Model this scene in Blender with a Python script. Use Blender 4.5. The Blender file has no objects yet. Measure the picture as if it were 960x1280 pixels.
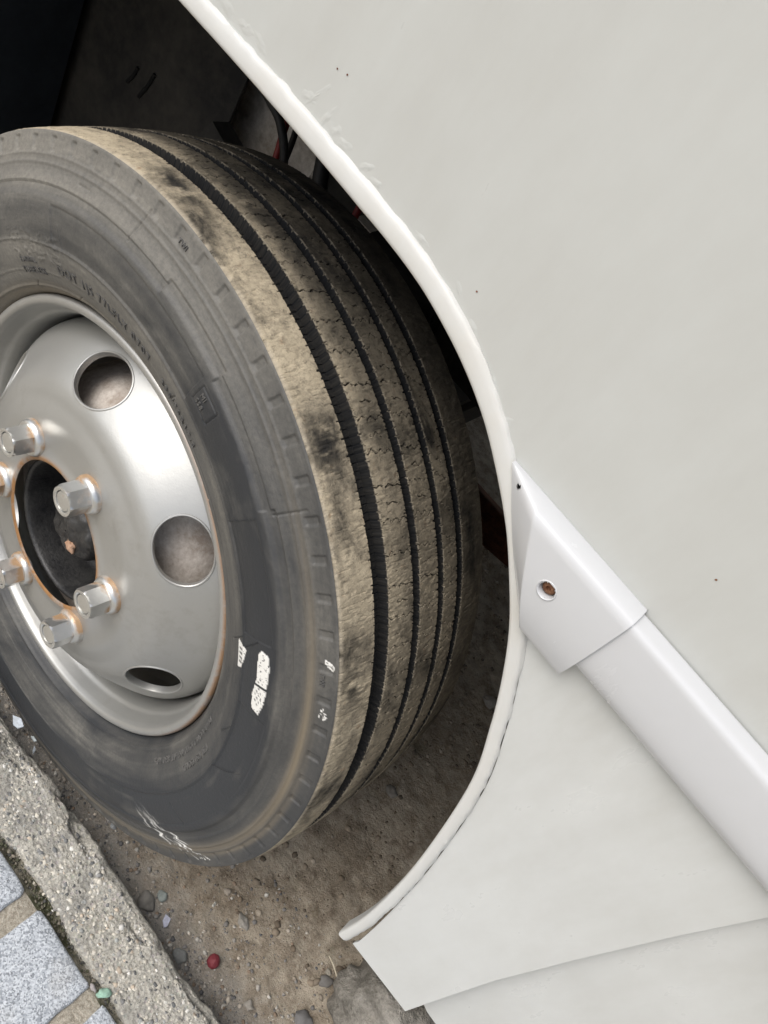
import bpy, bmesh, math, random
import numpy as np
from mathutils import Matrix, Vector
random.seed(7); rng = np.random.default_rng(7)
scn = bpy.context.scene; COL = scn.collection
R_ = math.radians

# ---------------------------------------------------------------- camera
CR = ((0.62882833, 0.59368555, 0.50210796), (0.75796651, -0.32404884, -0.56610875), (-0.17338308, 0.73656623, -0.65376486))
cam = bpy.data.objects.new('camera', bpy.data.cameras.new('camera')); COL.objects.link(cam)
cam.data.sensor_fit = 'HORIZONTAL'; cam.data.sensor_width = 36.0; cam.data.lens = 36.0*1030.52/960
cam.data.clip_start = 0.01; cam.data.clip_end = 500
cam.matrix_world = Matrix(((CR[0][0], -CR[1][0], -CR[2][0], 0.33310), (CR[0][1], -CR[1][1], -CR[2][1], -0.42583),
                           (CR[0][2], -CR[1][2], -CR[2][2], 1.13929), (0, 0, 0, 1)))
scn.camera = cam
# ---------------------------------------------------------------- sky, sun, exposure (overcast daylight)
SUN_DIR = Vector((-0.30, -0.54, 0.79)).normalized()
elev = math.asin(SUN_DIR.z); azim = math.atan2(SUN_DIR.x, SUN_DIR.y)
w = bpy.data.worlds.new('World'); scn.world = w; w.use_nodes = True
nt = w.node_tree; bg = nt.nodes['Background']
sky = nt.nodes.new('ShaderNodeTexSky'); sky.sky_type = 'NISHITA'; sky.sun_disc = False
sky.sun_elevation = elev; sky.sun_rotation = azim; sky.dust_density = 4.0; sky.air_density = 1.0
hs = nt.nodes.new('ShaderNodeHueSaturation'); hs.inputs['Saturation'].default_value = 0.55
nt.links.new(sky.outputs[0], hs.inputs['Color']); nt.links.new(hs.outputs[0], bg.inputs[0])
bg.inputs[1].default_value = 0.13
sun = bpy.data.objects.new('sun', bpy.data.lights.new('sun', 'SUN')); COL.objects.link(sun)
sun.data.energy = 1.35; sun.data.angle = R_(42); sun.data.color = (1, 0.985, 0.965)
sun.rotation_euler = SUN_DIR.to_track_quat('Z', 'Y').to_euler(); sun.location = SUN_DIR*6
scn.view_settings.view_transform = 'Standard'; scn.view_settings.look = 'None'
scn.view_settings.gamma = 1; scn.view_settings.use_curve_mapping = False
scn.view_settings.exposure = 0.44
scn.render.engine = 'CYCLES'; scn.cycles.use_denoising = True; scn.cycles.max_bounces = 5

# ---------------------------------------------------------------- helpers
def nd(nt, t, ins=None, **at):
    n = nt.nodes.new('ShaderNode'+t)
    for k, v in at.items(): setattr(n, k, v)
    for k, v in (ins or {}).items():
        s = n.inputs[k]
        if isinstance(v, bpy.types.NodeSocket): nt.links.new(v, s)
        else: s.default_value = v
    return n
def c4(c): return (c[0], c[1], c[2], 1) if len(c) == 3 else c
def ramp(nt, fac, stops):
    n = nd(nt, 'ValToRGB', {'Fac': fac}); e = n.color_ramp.elements
    while len(e) < len(stops): e.new(0.5)
    for el, (p, c) in zip(e, stops):
        el.position = p; el.color = c4(c) if not isinstance(c, (int, float)) else (c, c, c, 1)
    return n.outputs[0]
def mix(nt, f, a, b):
    n = nd(nt, 'Mix', data_type='RGBA')
    for i, v in ((0, f), (6, a), (7, b)):
        if isinstance(v, bpy.types.NodeSocket): nt.links.new(v, n.inputs[i])
        else: n.inputs[i].default_value = v if i == 0 else c4(v)
    return n.outputs[2]
def mth(nt, op, a, b=0.0, clamp=False):
    n = nd(nt, 'Math', {0: a, 1: b}, operation=op); n.use_clamp = clamp; return n.outputs[0]
def noise(nt, vec, scale, detail=4, rough=0.55, dist=0):
    return nd(nt, 'TexNoise', {'Vector': vec, 'Scale': scale, 'Detail': detail, 'Roughness': rough, 'Distortion': dist}).outputs[0]
def voro(nt, vec, scale, feat='F1', out='Distance'):
    return nd(nt, 'TexVoronoi', {'Vector': vec, 'Scale': scale}, feature=feat).outputs[out]
def scaled(nt, vec, s): return nd(nt, 'Mapping', {'Vector': vec, 'Scale': s}).outputs[0]
def bump(nt, h, dist, strength=1.0, normal=None):
    ins = {'Height': h, 'Distance': dist, 'Strength': strength}
    if normal: ins['Normal'] = normal
    return nd(nt, 'Bump', ins).outputs[0]
def new_mat(name):
    m = bpy.data.materials.new(name); m.use_nodes = True
    return m, m.node_tree, m.node_tree.nodes['Principled BSDF']
def setp(nt, p, **kw):
    names = dict(base='Base Color', rough='Roughness', metal='Metallic', normal='Normal', spec='Specular IOR Level', coat='Coat Weight', coatr='Coat Roughness')
    for k, v in kw.items():
        s = p.inputs[names[k]]
        if isinstance(v, bpy.types.NodeSocket): nt.links.new(v, s)
        else: s.default_value = c4(v) if k == 'base' else v
def attr(nt, n, out='Fac'): return nd(nt, 'Attribute', attribute_name=n).outputs[out]
def objc(nt): return nd(nt, 'TexCoord').outputs['Object']
def uvc(nt): return nd(nt, 'TexCoord').outputs['UV']

def mesh_obj(name, V, F, mat=None, parent=None, smooth=True, sharp=None):
    me = bpy.data.meshes.new(name); V = np.asarray(V, dtype=np.float32)
    if isinstance(F, np.ndarray):
        n, k = F.shape
        me.vertices.add(len(V)); me.vertices.foreach_set('co', V.ravel())
        me.loops.add(n*k); me.loops.foreach_set('vertex_index', F.astype(np.int32).ravel())
        me.polygons.add(n); me.polygons.foreach_set('loop_start', (np.arange(n)*k).astype(np.int32))
        me.update(calc_edges=True); me.validate()
    else:
        me.from_pydata(V.tolist(), [], [list(f) for f in F]); me.update()
    if smooth: me.polygons.foreach_set('use_smooth', np.ones(len(me.polygons), dtype=bool))
    if sharp is not None: me.set_sharp_from_angle(angle=R_(sharp))
    if mat: me.materials.append(mat)
    o = bpy.data.objects.new(name, me); COL.objects.link(o)
    if parent: o.parent = parent
    return o
def bm_obj(name, bm, mat=None, parent=None, smooth=True, sharp=35):
    bmesh.ops.recalc_face_normals(bm, faces=bm.faces)
    me = bpy.data.meshes.new(name); bm.to_mesh(me); bm.free()
    if smooth:
        me.polygons.foreach_set('use_smooth', np.ones(len(me.polygons), dtype=bool)); me.set_sharp_from_angle(angle=R_(sharp))
    if mat: me.materials.append(mat)
    o = bpy.data.objects.new(name, me); COL.objects.link(o)
    if parent: o.parent = parent
    return o
def grid_faces(nu, nv, wrap_u=False):
    iu = np.arange(nu if wrap_u else nu-1); iv = np.arange(nv-1)
    a, b = np.meshgrid(iu, iv, indexing='ij'); a2 = (a+1) % nu
    return np.stack([a*nv+b, a2*nv+b, a2*nv+b+1, a*nv+b+1], -1).reshape(-1, 4)
def set_attr(o, name, vals):
    at = o.data.attributes.new(name, 'FLOAT', 'POINT'); at.data.foreach_set('value', np.asarray(vals, dtype=np.float32).ravel())
def set_col(o, name, vals):
    at = o.data.attributes.new(name, 'FLOAT_COLOR', 'POINT'); v = np.asarray(vals, dtype=np.float32)
    at.data.foreach_set('color', np.concatenate([v, np.ones((len(v), 1), np.float32)], 1).ravel())
def set_uv(o, uv):
    l = o.data.uv_layers.new(name='UVMap'); vi = np.empty(len(o.data.loops), dtype=np.int32)
    o.data.loops.foreach_get('vertex_index', vi); l.data.foreach_set('uv', np.asarray(uv, np.float32)[vi].ravel())
_H = rng.random((256, 256)).astype(np.float32)
def vnoise(x, y):
    xi = np.floor(x).astype(int); yi = np.floor(y).astype(int); fx = x-xi; fy = y-yi
    fx = fx*fx*(3-2*fx); fy = fy*fy*(3-2*fy); h = lambda a, b: _H[a % 256, b % 256]
    return (h(xi, yi)*(1-fx)+h(xi+1, yi)*fx)*(1-fy)+(h(xi, yi+1)*(1-fx)+h(xi+1, yi+1)*fx)*fy
def fbm(x, y, o=4, g=0.5):
    s = 0; a = 1; t = 0
    for i in range(o): s = s+a*vnoise(x*2**i+17*i, y*2**i+31*i); t += a; a *= g
    return s/t
def sstep(a, b, x): t = np.clip((x-a)/(b-a), 0, 1); return t*t*(3-2*t)
def curve_pts(P, n):
    """smooth (Catmull-Rom) resampling of a 2D polyline, evenly by length"""
    P = np.asarray(P, float); E = np.vstack([2*P[0]-P[1], P, 2*P[-1]-P[-2]]); out = []
    for i in range(1, len(E)-2):
        p0, p1, p2, p3 = E[i-1:i+3]
        for t in np.linspace(0, 1, 16, endpoint=False):
            out.append(.5*((2*p1)+(-p0+p2)*t+(2*p0-5*p1+4*p2-p3)*t*t+(-p0+3*p1-3*p2+p3)*t**3))
    out.append(P[-1]); out = np.array(out); d = np.r_[0, np.cumsum(np.linalg.norm(np.diff(out, axis=0), axis=1))]
    s = np.linspace(0, d[-1], n); return np.stack([np.interp(s, d, out[:, k]) for k in range(out.shape[1])], 1)
def tag(o, label=None, cat=None, group=None, kind=None):
    for k, v in (('label', label), ('category', cat), ('group', group), ('kind', kind)):
        if v: o[k] = v
    return o
def revolve(prof, n, th0=0, th1=2*math.pi):
    """prof: (r, a) list; local y = -a; returns V, F (closed ring)"""
    p = np.asarray(prof); th = np.linspace(th0, th1, n, endpoint=False)
    V = np.stack([np.cos(th)[:, None]*p[:, 0], np.broadcast_to(-p[:, 1], (n, len(p))), np.sin(th)[:, None]*p[:, 0]], -1).reshape(-1, 3)
    return V, grid_faces(n, len(p), True)
def tube(name, pts, r, mat, parent, seg=10, n=40):
    P = curve_pts(pts, n); T = np.gradient(P, axis=0); T /= np.linalg.norm(T, axis=1)[:, None]
    up = np.array([.3, .2, 1.]); A = np.cross(T, up); A /= np.linalg.norm(A, axis=1)[:, None]; B = np.cross(T, A)
    th = np.linspace(0, 2*np.pi, seg, endpoint=False)
    rr = np.full(n, r); V = P[:, None]+rr[:, None, None]*(np.cos(th)[None, :, None]*A[:, None]+np.sin(th)[None, :, None]*B[:, None])
    F = []
    for i in range(n-1):
        for j in range(seg): F.append((i*seg+j, i*seg+(j+1) % seg, (i+1)*seg+(j+1) % seg, (i+1)*seg+j))
    F.append(tuple(range(seg))); F.append(tuple(range((n-1)*seg, n*seg)))
    return mesh_obj(name, V.reshape(-1, 3), F, mat, parent)
def box_bm(bm, x0, x1, y0, y1, z0, z1, bev=0):
    r = bmesh.ops.create_cube(bm, size=1); vs = r['verts']
    for v in vs: v.co = Vector(((x0+x1)/2+v.co.x*(x1-x0), (y0+y1)/2+v.co.y*(y1-y0), (z0+z1)/2+v.co.z*(z1-z0)))
    if bev: bmesh.ops.bevel(bm, geom=list({e for v in vs for e in v.link_edges}), offset=bev, segments=2, affect='EDGES')
def box(name, d, mat, parent=None, bev=0.003):
    bm = bmesh.new(); box_bm(bm, *d, bev=bev); return bm_obj(name, bm, mat, parent)
def sheet(name, poly, yf, th, mat, parent, bev=0.0):
    """flat panel: polygon in x,z, front at y = yf(x,z), thickness th inwards"""
    bm = bmesh.new(); f = [bm.verts.new((x, yf(x, z), z)) for x, z in poly]; b = [bm.verts.new((x, yf(x, z)+th, z)) for x, z in poly]
    n = len(poly); bm.faces.new(f); bm.faces.new(b[::-1])
    for i in range(n): bm.faces.new((f[i], b[i], b[(i+1) % n], f[(i+1) % n]))
    bmesh.ops.triangulate(bm, faces=[x for x in bm.faces if len(x.verts) > 4])
    return bm_obj(name, bm, mat, parent, sharp=30)

# ---------------------------------------------------------------- materials
def m_paint(name, base, rough=0.32, dirt=(.42, .418, .388), amt=.65, wav=.0012, specks=False):
    m, nt, p = new_mat(name); o = objc(nt)
    n1 = noise(nt, o, 3.1, 4, .5); n2 = noise(nt, scaled(nt, o, (9, 9, 3)), 3, 5, .65)
    f = ramp(nt, mth(nt, 'MULTIPLY', n1, n2), [(.14, 0), (.46, amt)])
    c = mix(nt, f, base, dirt)
    fine = ramp(nt, noise(nt, o, 55, 5, .7), [(.40, 0), (.75, .10)]); c = mix(nt, fine, c, dirt)
    if specks:
        v = voro(nt, o, 26); sp = ramp(nt, v, [(.018, 1), (.03, 0)])
        pick = ramp(nt, noise(nt, o, 21, 0), [(.66, 0), (.68, 1)])
        c = mix(nt, mth(nt, 'MULTIPLY', sp, pick), c, (.10, .07, .05))
    b = bump(nt, noise(nt, o, 5, 2, .4), wav*6, .35)
    b = bump(nt, noise(nt, o, 38, 3, .5), .0010, .10, b)
    r = ramp(nt, n2, [(.3, rough-.06), (.8, rough+.16)])
    setp(nt, p, base=c, rough=r, normal=b, spec=.45); return m
M_paint = m_paint('body_paint', (.498, .508, .485))
M_paint2 = m_paint('skirt_paint', (.560, .572, .558), .30)
M_lip = m_paint('lip_paint', (.58, .587, .572), .36, (.50, .45, .36), .35, specks=False)
M_trim = m_paint('trim_plastic', (.535, .543, .552), .18, (.45, .45, .44), .05, wav=.0004, specks=False)
M_seal = m_paint('sealant', (.64, .637, .615), .5, specks=False)

def m_tread():
    m, nt, p = new_mat('tread_rubber'); u = uvc(nt); d = attr(nt, 'dust_shade')
    n1 = noise(nt, scaled(nt, u, (11, 17, 1)), 1, 7, .66, .4); n2 = noise(nt, u, 130, 5, .7); n3 = noise(nt, u, 620, 3, .7)
    streak = noise(nt, scaled(nt, u, (190, 130, 1)), 1, 4, .7)
    cover = ramp(nt, n1, [(.34, .10), (.50, .82), (.62, 1)])
    grain = ramp(nt, mth(nt, 'ADD', mth(nt, 'MULTIPLY', n2, .55), mth(nt, 'MULTIPLY', n3, .45)), [(.33, .35), (.48, .95), (.7, 1)])
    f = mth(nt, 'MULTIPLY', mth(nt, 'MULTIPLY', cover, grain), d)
    f = mth(nt, 'MULTIPLY', f, ramp(nt, streak, [(.32, .60), (.58, 1)]), True)
    dc = mix(nt, noise(nt, u, 45, 4, .65), (.29, .243, .168), (.60, .515, .375))
    dc = mix(nt, ramp(nt, noise(nt, u, 90, 3, .6), [(.62, 0), (.74, .5)]), dc, (.26, .15, .075))
    rub = mix(nt, n2, (.008, .009, .0105), (.017, .018, .020))
    groovedust = mth(nt, 'MULTIPLY', ramp(nt, n2, [(.55, 0), (.8, .12)]), mth(nt, 'SUBTRACT', 1.0, d))
    c = mix(nt, f, rub, dc); c = mix(nt, groovedust, c, (.06, .052, .043))
    edge = attr(nt, 'edge'); c = mix(nt, mth(nt, 'MULTIPLY', edge, grain), c, (.40, .35, .27))
    b = bump(nt, n3, .0010, .45); b = bump(nt, n2, .0015, .35, b)
    setp(nt, p, base=c, rough=ramp(nt, f, [(0, .7), (.6, .9)]), normal=b, spec=ramp(nt, f, [(0, .10), (.5, .3)])); return m
def m_side():
    m, nt, p = new_mat('sidewall_rubber'); u = uvc(nt)
    ring = noise(nt, scaled(nt, u, (1.5, 55, 1)), 1, 5, .6); cl = noise(nt, scaled(nt, u, (7, 14, 1)), 1, 6, .65, .6)
    fine = noise(nt, u, 210, 5, .72); scr = noise(nt, scaled(nt, u, (18, 420, 1)), 1, 3, .7)
    f = ramp(nt, mth(nt, 'ADD', mth(nt, 'MULTIPLY', ring, .45), mth(nt, 'MULTIPLY', cl, .55)), [(.36, 0), (.52, .42), (.66, 1)])
    f = mth(nt, 'ADD', mth(nt, 'MULTIPLY', f, .75), mth(nt, 'MULTIPLY', attr(nt, 'haze'), .55), True)
    f = mth(nt, 'MULTIPLY', f, ramp(nt, fine, [(.3, .55), (.65, 1)]))
    c = mix(nt, f, (.028, .030, .033), (.215, .203, .176))
    c = mix(nt, ramp(nt, scr, [(.70, 0), (.82, .25)]), c, (.20, .197, .188))
    tan = mth(nt, 'MULTIPLY', attr(nt, 'tan'), ramp(nt, ring, [(.35, .2), (.6, 1)]), True); c = mix(nt, tan, c, (.20, .165, .115))
    pt = mth(nt, 'MULTIPLY', attr(nt, 'paint'), ramp(nt, noise(nt, u, 260, 4, .7), [(.36, .0), (.43, 1)]), True)
    c = mix(nt, pt, c, (.74, .73, .69))
    b = bump(nt, fine, .0011, .35); b = bump(nt, scr, .0006, .3, b); b = bump(nt, cl, .004, .2, b)
    setp(nt, p, base=c, rough=ramp(nt, f, [(0, .42), (.8, .72)]), normal=b, spec=.4); return m
M_tread, M_side = m_tread(), m_side()
def m_letter():
    m, nt, p = new_mat('letter_rubber'); o = objc(nt)
    setp(nt, p, base=mix(nt, noise(nt, o, 90, 4), (.05, .05, .05), (.15, .145, .135)), rough=.6); return m
M_letter = m_letter()
def m_silver():
    m, nt, p = new_mat('wheel_silver'); o = objc(nt); n1 = noise(nt, o, 9, 6, .6); n2 = noise(nt, o, 70, 5, .7)
    c = mix(nt, n1, (.40, .40, .385), (.48, .48, .46))
    grime = ramp(nt, mth(nt, 'MULTIPLY', n1, n2), [(.29, 0), (.55, .40)]); c = mix(nt, grime, c, (.26, .235, .20))
    ru = attr(nt, 'rust'); rf = mth(nt, 'MULTIPLY', ru, ramp(nt, noise(nt, o, 38, 5, .7), [(.32, .25), (.50, 1)]), True)
    rc = mix(nt, n2, (.16, .07, .025), (.40, .22, .09)); c = mix(nt, rf, c, rc)
    b = bump(nt, n2, .0008, .25); b = bump(nt, noise(nt, o, 500, 2), .0002, .25, b)
    setp(nt, p, base=c, metal=mth(nt, 'MULTIPLY', mth(nt, 'SUBTRACT', 1.0, rf), .72), rough=ramp(nt, n1, [(.3, .38), (.7, .50)]), normal=b); return m
M_silver = m_silver()
def m_nut():
    m, nt, p = new_mat('nut_zinc'); o = objc(nt); rnd = nd(nt, 'ObjectInfo').outputs['Random']
    n = noise(nt, scaled(nt, o, (1, 1, 1)), 120, 5, .7); n1 = nd(nt, 'TexNoise', {'Vector': o, 'W': rnd, 'Scale': 45, 'Detail': 4}, noise_dimensions='4D').outputs[0]
    rf = ramp(nt, mth(nt, 'ADD', n1, mth(nt, 'MULTIPLY', attr(nt, 'rust'), .22)), [(.60, 0), (.74, .85)])
    c = mix(nt, n, (.60, .60, .58), (.74, .74, .72)); c = mix(nt, rf, c, mix(nt, n, (.22, .10, .03), (.46, .27, .10)))
    setp(nt, p, base=c, metal=mth(nt, 'MULTIPLY', mth(nt, 'SUBTRACT', 1.0, rf), .85), rough=.28, normal=bump(nt, n, .0006, .3)); return m
M_nut = m_nut()
def m_simple(name, a, b, scale, rough, metal=0.0, bd=.001, bs=.4, spec=.4):
    m, nt, p = new_mat(name); o = objc(nt); n = noise(nt, o, scale, 6, .65); n2 = noise(nt, o, scale*9, 3, .7)
    setp(nt, p, base=mix(nt, ramp(nt, mth(nt, 'ADD', mth(nt, 'MULTIPLY', n, .7), mth(nt, 'MULTIPLY', n2, .3)), [(.38, 0), (.64, 1)]), a, b), rough=rough, metal=metal, normal=bump(nt, n2, bd, bs), spec=spec); return m
M_hub = m_simple('hub_grease', (.010, .010, .011), (.045, .044, .042), 28, .38, 0, .002)
M_grease = m_simple('copper_grease', (.30, .16, .09), (.62, .42, .30), 160, .45)
M_drum = m_simple('brake_drum_iron', (.36, .30, .25), (.72, .67, .61), 22, .7, .2, .002)
M_liner = m_simple('liner_black', (.011, .011, .012), (.060, .054, .045), 5, .7)
M_liner_blue = m_simple('liner_sheet', (.008, .012, .018), (.02, .026, .034), 9, .6)
M_black = m_simple('chassis_black', (.008, .008, .009), (.03, .028, .025), 14, .6)
M_rail = m_simple('mud_caked_steel', (.34, .30, .25), (.76, .71, .64), 12, .9, 0, .004)
M_under = m_simple('dusty_underseal', (.26, .235, .20), (.50, .46, .40), 9, .9)
M_rust = m_simple('rusty_steel', (.05, .02, .012), (.20, .075, .04), 35, .85, 0, .003)
M_red = m_simple('red_hose', (.14, .012, .012), (.24, .025, .02), 40, .45)
M_screw = m_simple('rusty_screw', (.13, .05, .025), (.30, .16, .09), 400, .6, .4)
M_dark = m_simple('dark_hole', (.006, .006, .006), (.012, .012, .012), 50, .9)
def m_stone(name, rough=.85, bs=.5):
    m, nt, p = new_mat(name); o = objc(nt); n = noise(nt, o, 260, 4, .7)
    setp(nt, p, base=mix(nt, ramp(nt, n, [(.3, .45), (.7, 0)]), attr(nt, 'col', 'Color'), (.10, .095, .085)), rough=rough, normal=bump(nt, n, .001, bs)); return m
M_stone = m_stone('loose_stone')
def m_ground():
    m, nt, p = new_mat('gutter_dirt'); o = objc(nt)
    n1 = noise(nt, o, 6, 7, .62, .3); n2 = noise(nt, o, 38, 6, .7); n3 = noise(nt, o, 210, 5, .75); n4 = noise(nt, o, 700, 3, .7)
    c = mix(nt, ramp(nt, n1, [(.35, 0), (.65, 1)]), (.35, .292, .218), (.55, .482, .385))
    c = mix(nt, ramp(nt, n2, [(.42, 0), (.62, .75)]), c, (.17, .13, .09))
    c = mix(nt, ramp(nt, n3, [(.5, 0), (.68, .8)]), c, (.45, .40, .32))
    c = mix(nt, ramp(nt, n4, [(.55, 0), (.72, .6)]), c, (.06, .05, .04))
    gy = nd(nt, 'SeparateXYZ', {0: o}).outputs[1]
    gz = mth(nt, 'ADD', gy, mth(nt, 'MULTIPLY', mth(nt, 'SUBTRACT', n2, .5), .12))
    g = ramp(nt, gz, [(0.0, 1), (.075, 0)]); c = mix(nt, mth(nt, 'MULTIPLY', g, .8), c, mix(nt, n3, (.14, .136, .127), (.40, .39, .365)))
    moss = ramp(nt, noise(nt, o, 13, 5, .6), [(.60, 0), (.72, .35)]); c = mix(nt, moss, c, (.085, .088, .035))
    b = bump(nt, n3, .006, .7); b = bump(nt, n4, .002, .6, b); b = bump(nt, n2, .01, .5, b)
    setp(nt, p, base=c, rough=.92, normal=b, spec=.25); return m
def m_kerb():
    m, nt, p = new_mat('kerb_concrete'); o = objc(nt); n2 = noise(nt, o, 60, 6, .7); n3 = noise(nt, o, 300, 5, .75)
    c = mix(nt, ramp(nt, n3, [(.35, 0), (.65, 1)]), (.29, .275, .235), (.66, .63, .555))
    v = voro(nt, o, 170); vc = voro(nt, o, 170, 'F1', 'Color')
    c = mix(nt, ramp(nt, v, [(.25, .7), (.42, 0)]), c, mix(nt, .94, vc, (.45, .425, .37)))
    c = mix(nt, ramp(nt, n2, [(.52, 0), (.68, .7)]), c, (.26, .25, .225))
    gy = nd(nt, 'SeparateXYZ', {0: o}).outputs[1]; n1 = noise(nt, o, 11, 5, .65)
    edge = ramp(nt, mth(nt, 'ADD', gy, mth(nt, 'MULTIPLY', mth(nt, 'SUBTRACT', n1, .5), .10)), [(-.035, 0), (-.018, .75)]) if False else ramp(nt, n1, [(.48, 0), (.66, .6)])
    c = mix(nt, edge, c, (.20, .197, .188))
    b = bump(nt, n3, .004, .8); b = bump(nt, v, .004, .5, b)
    setp(nt, p, base=c, rough=.9, normal=b, spec=.25); return m
def m_granite():
    m, nt, p = new_mat('granite'); o = objc(nt); rnd = nd(nt, 'ObjectInfo').outputs['Random']
    vec = nd(nt, 'VectorMath', {0: o, 1: nd(nt, 'CombineXYZ', {0: mth(nt, 'MULTIPLY', rnd, 9.0)}).outputs[0]}, operation='ADD').outputs[0]
    a = nd(nt, 'SeparateColor', {0: voro(nt, vec, 620, 'F1', 'Color')}).outputs[0]; b_ = noise(nt, vec, 260, 4, .7); l = noise(nt, vec, 14, 4)
    c = ramp(nt, a, [(.0, (.20, .215, .235)), (.30, (.33, .355, .385)), (.6, (.46, .49, .525)), (1.0, (.60, .63, .66))])
    c = mix(nt, ramp(nt, b_, [(.60, 0), (.68, .8)]), c, (.10, .105, .115)); c = mix(nt, ramp(nt, l, [(.5, 0), (.75, .3)]), c, (.40, .36, .29))
    setp(nt, p, base=c, rough=.75, normal=bump(nt, b_, .0012, .4), spec=.3); return m
def m_mortar():
    m, nt, p = new_mat('joint_mortar'); o = objc(nt); n3 = noise(nt, o, 260, 5, .75); n1 = noise(nt, o, 25, 5, .65)
    c = mix(nt, ramp(nt, n3, [(.35, 0), (.65, 1)]), (.25, .22, .17), (.52, .475, .395))
    gy = nd(nt, 'SeparateXYZ', {0: o}).outputs[1]
    c = mix(nt, mth(nt, 'MULTIPLY', ramp(nt, n1, [(.40, .3), (.60, 1)]), mth(nt, 'GREATER_THAN', gy, -.114)), c, (.06, .062, .030))
    setp(nt, p, base=c, rough=.95, normal=bump(nt, n3, .004, .8)); return m
M_ground, M_kerb, M_granite, M_mortar = m_ground(), m_kerb(), m_granite(), m_mortar()

# ================================================================ SETTING: ground, kerb, pavement
GZ = 0.0105
def ncoord(lo, hi, step, far):
    c = list(np.arange(lo, hi, step)); s = step; x = hi; right = []
    while x < far: s *= 1.35; right.append(x); x += s
    s = step; x = lo-step; left = []
    while x > -far: left.append(x); s *= 1.35; x -= s
    return np.array(left[::-1]+c+right)
gx = ncoord(-.5, 1.0, .0045, 60); gy = ncoord(-.05, 1.05, .0045, 60)
X, Y = np.meshgrid(gx, gy, indexing='ij')
near = np.exp(-np.maximum(0, np.maximum(abs(X-.25)-.8, abs(Y-.4)-.8))*2)
Zg = GZ-.004+near*(.010*(fbm(X*9, Y*9, 4)-.5)+.006*(fbm(X*45+9, Y*45, 3)-.5)+.0035*(fbm(X*150, Y*150+7, 2)-.5))
Zg += near*.012*np.exp(-((Y+.022)/.016)**2)*fbm(X*20, Y*20, 3)
ground = mesh_obj('ground', np.stack([X, Y, Zg], -1).reshape(-1, 3), grid_faces(len(gx), len(gy)), M_ground)
tag(ground, kind='structure')
def gz(x, y):
    i = int(np.clip(np.searchsorted(gx, x), 0, len(gx)-1)); j = int(np.clip(np.searchsorted(gy, y), 0, len(gy)-1)); return float(Zg[i, j])

KZ = .07                      # kerb and paving level above the gutter
kx = ncoord(-.5, .9, .0035, 30); prof = []
for t in np.linspace(0, 1, 8): prof.append((-.018+.004*t*0, -.01+t*(KZ-.016+.01)))
for t in np.linspace(0, 1, 6)[1:]: prof.append((-.018-.012*(1-math.cos(t*math.pi/2)), KZ-.016+.014*math.sin(t*math.pi/2)))
for y in np.linspace(-.032, -.096, 20): prof.append((y, KZ))
for t in np.linspace(0, 1, 5)[1:]: prof.append((-.096-.006*math.sin(t*math.pi/2), KZ-.02*(1-math.cos(t*math.pi/2))))
prof = np.array(prof); KX, KT = np.meshgrid(kx, np.arange(len(prof)), indexing='ij')
KY = prof[KT, 0]; KZZ = prof[KT, 1].copy()
wob = .006*(fbm(KX*14, KX*0+3, 3)-.5)*2
chip = .010*sstep(.52, .75, fbm(KX*22, KT*.25+5, 3))*np.exp(-((KT-11)/5.0)**2)
nK = .0035*(fbm(KX*120, KY*120+KT*.2, 3)-.5)+.004*(fbm(KX*35, KY*35, 2)-.5)
brk = sstep(.17, .02, KX)*sstep(-.6, .0, KX)*sstep(-.062, -.03, KY)        # broken, sunken stretch beside the tyre
KY2 = KY+np.where(KT < 14, wob, wob*.3)-chip+nK*.5*(KT < 13)+np.where(KT > 30, .006*(fbm(KX*18+50, KX*0, 3)-.5)*2, 0)
KZ2 = KZZ+nK-chip*.7-brk*.022*(.6+.8*fbm(KX*30, KY*30, 3))*(KT > 6)
kerb = mesh_obj('kerb', np.stack([KX, KY2, KZ2], -1).reshape(-1, 3), grid_faces(len(kx), len(prof)), M_kerb); tag(kerb, kind='structure')
def kzf(x, y): return KZ

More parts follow.
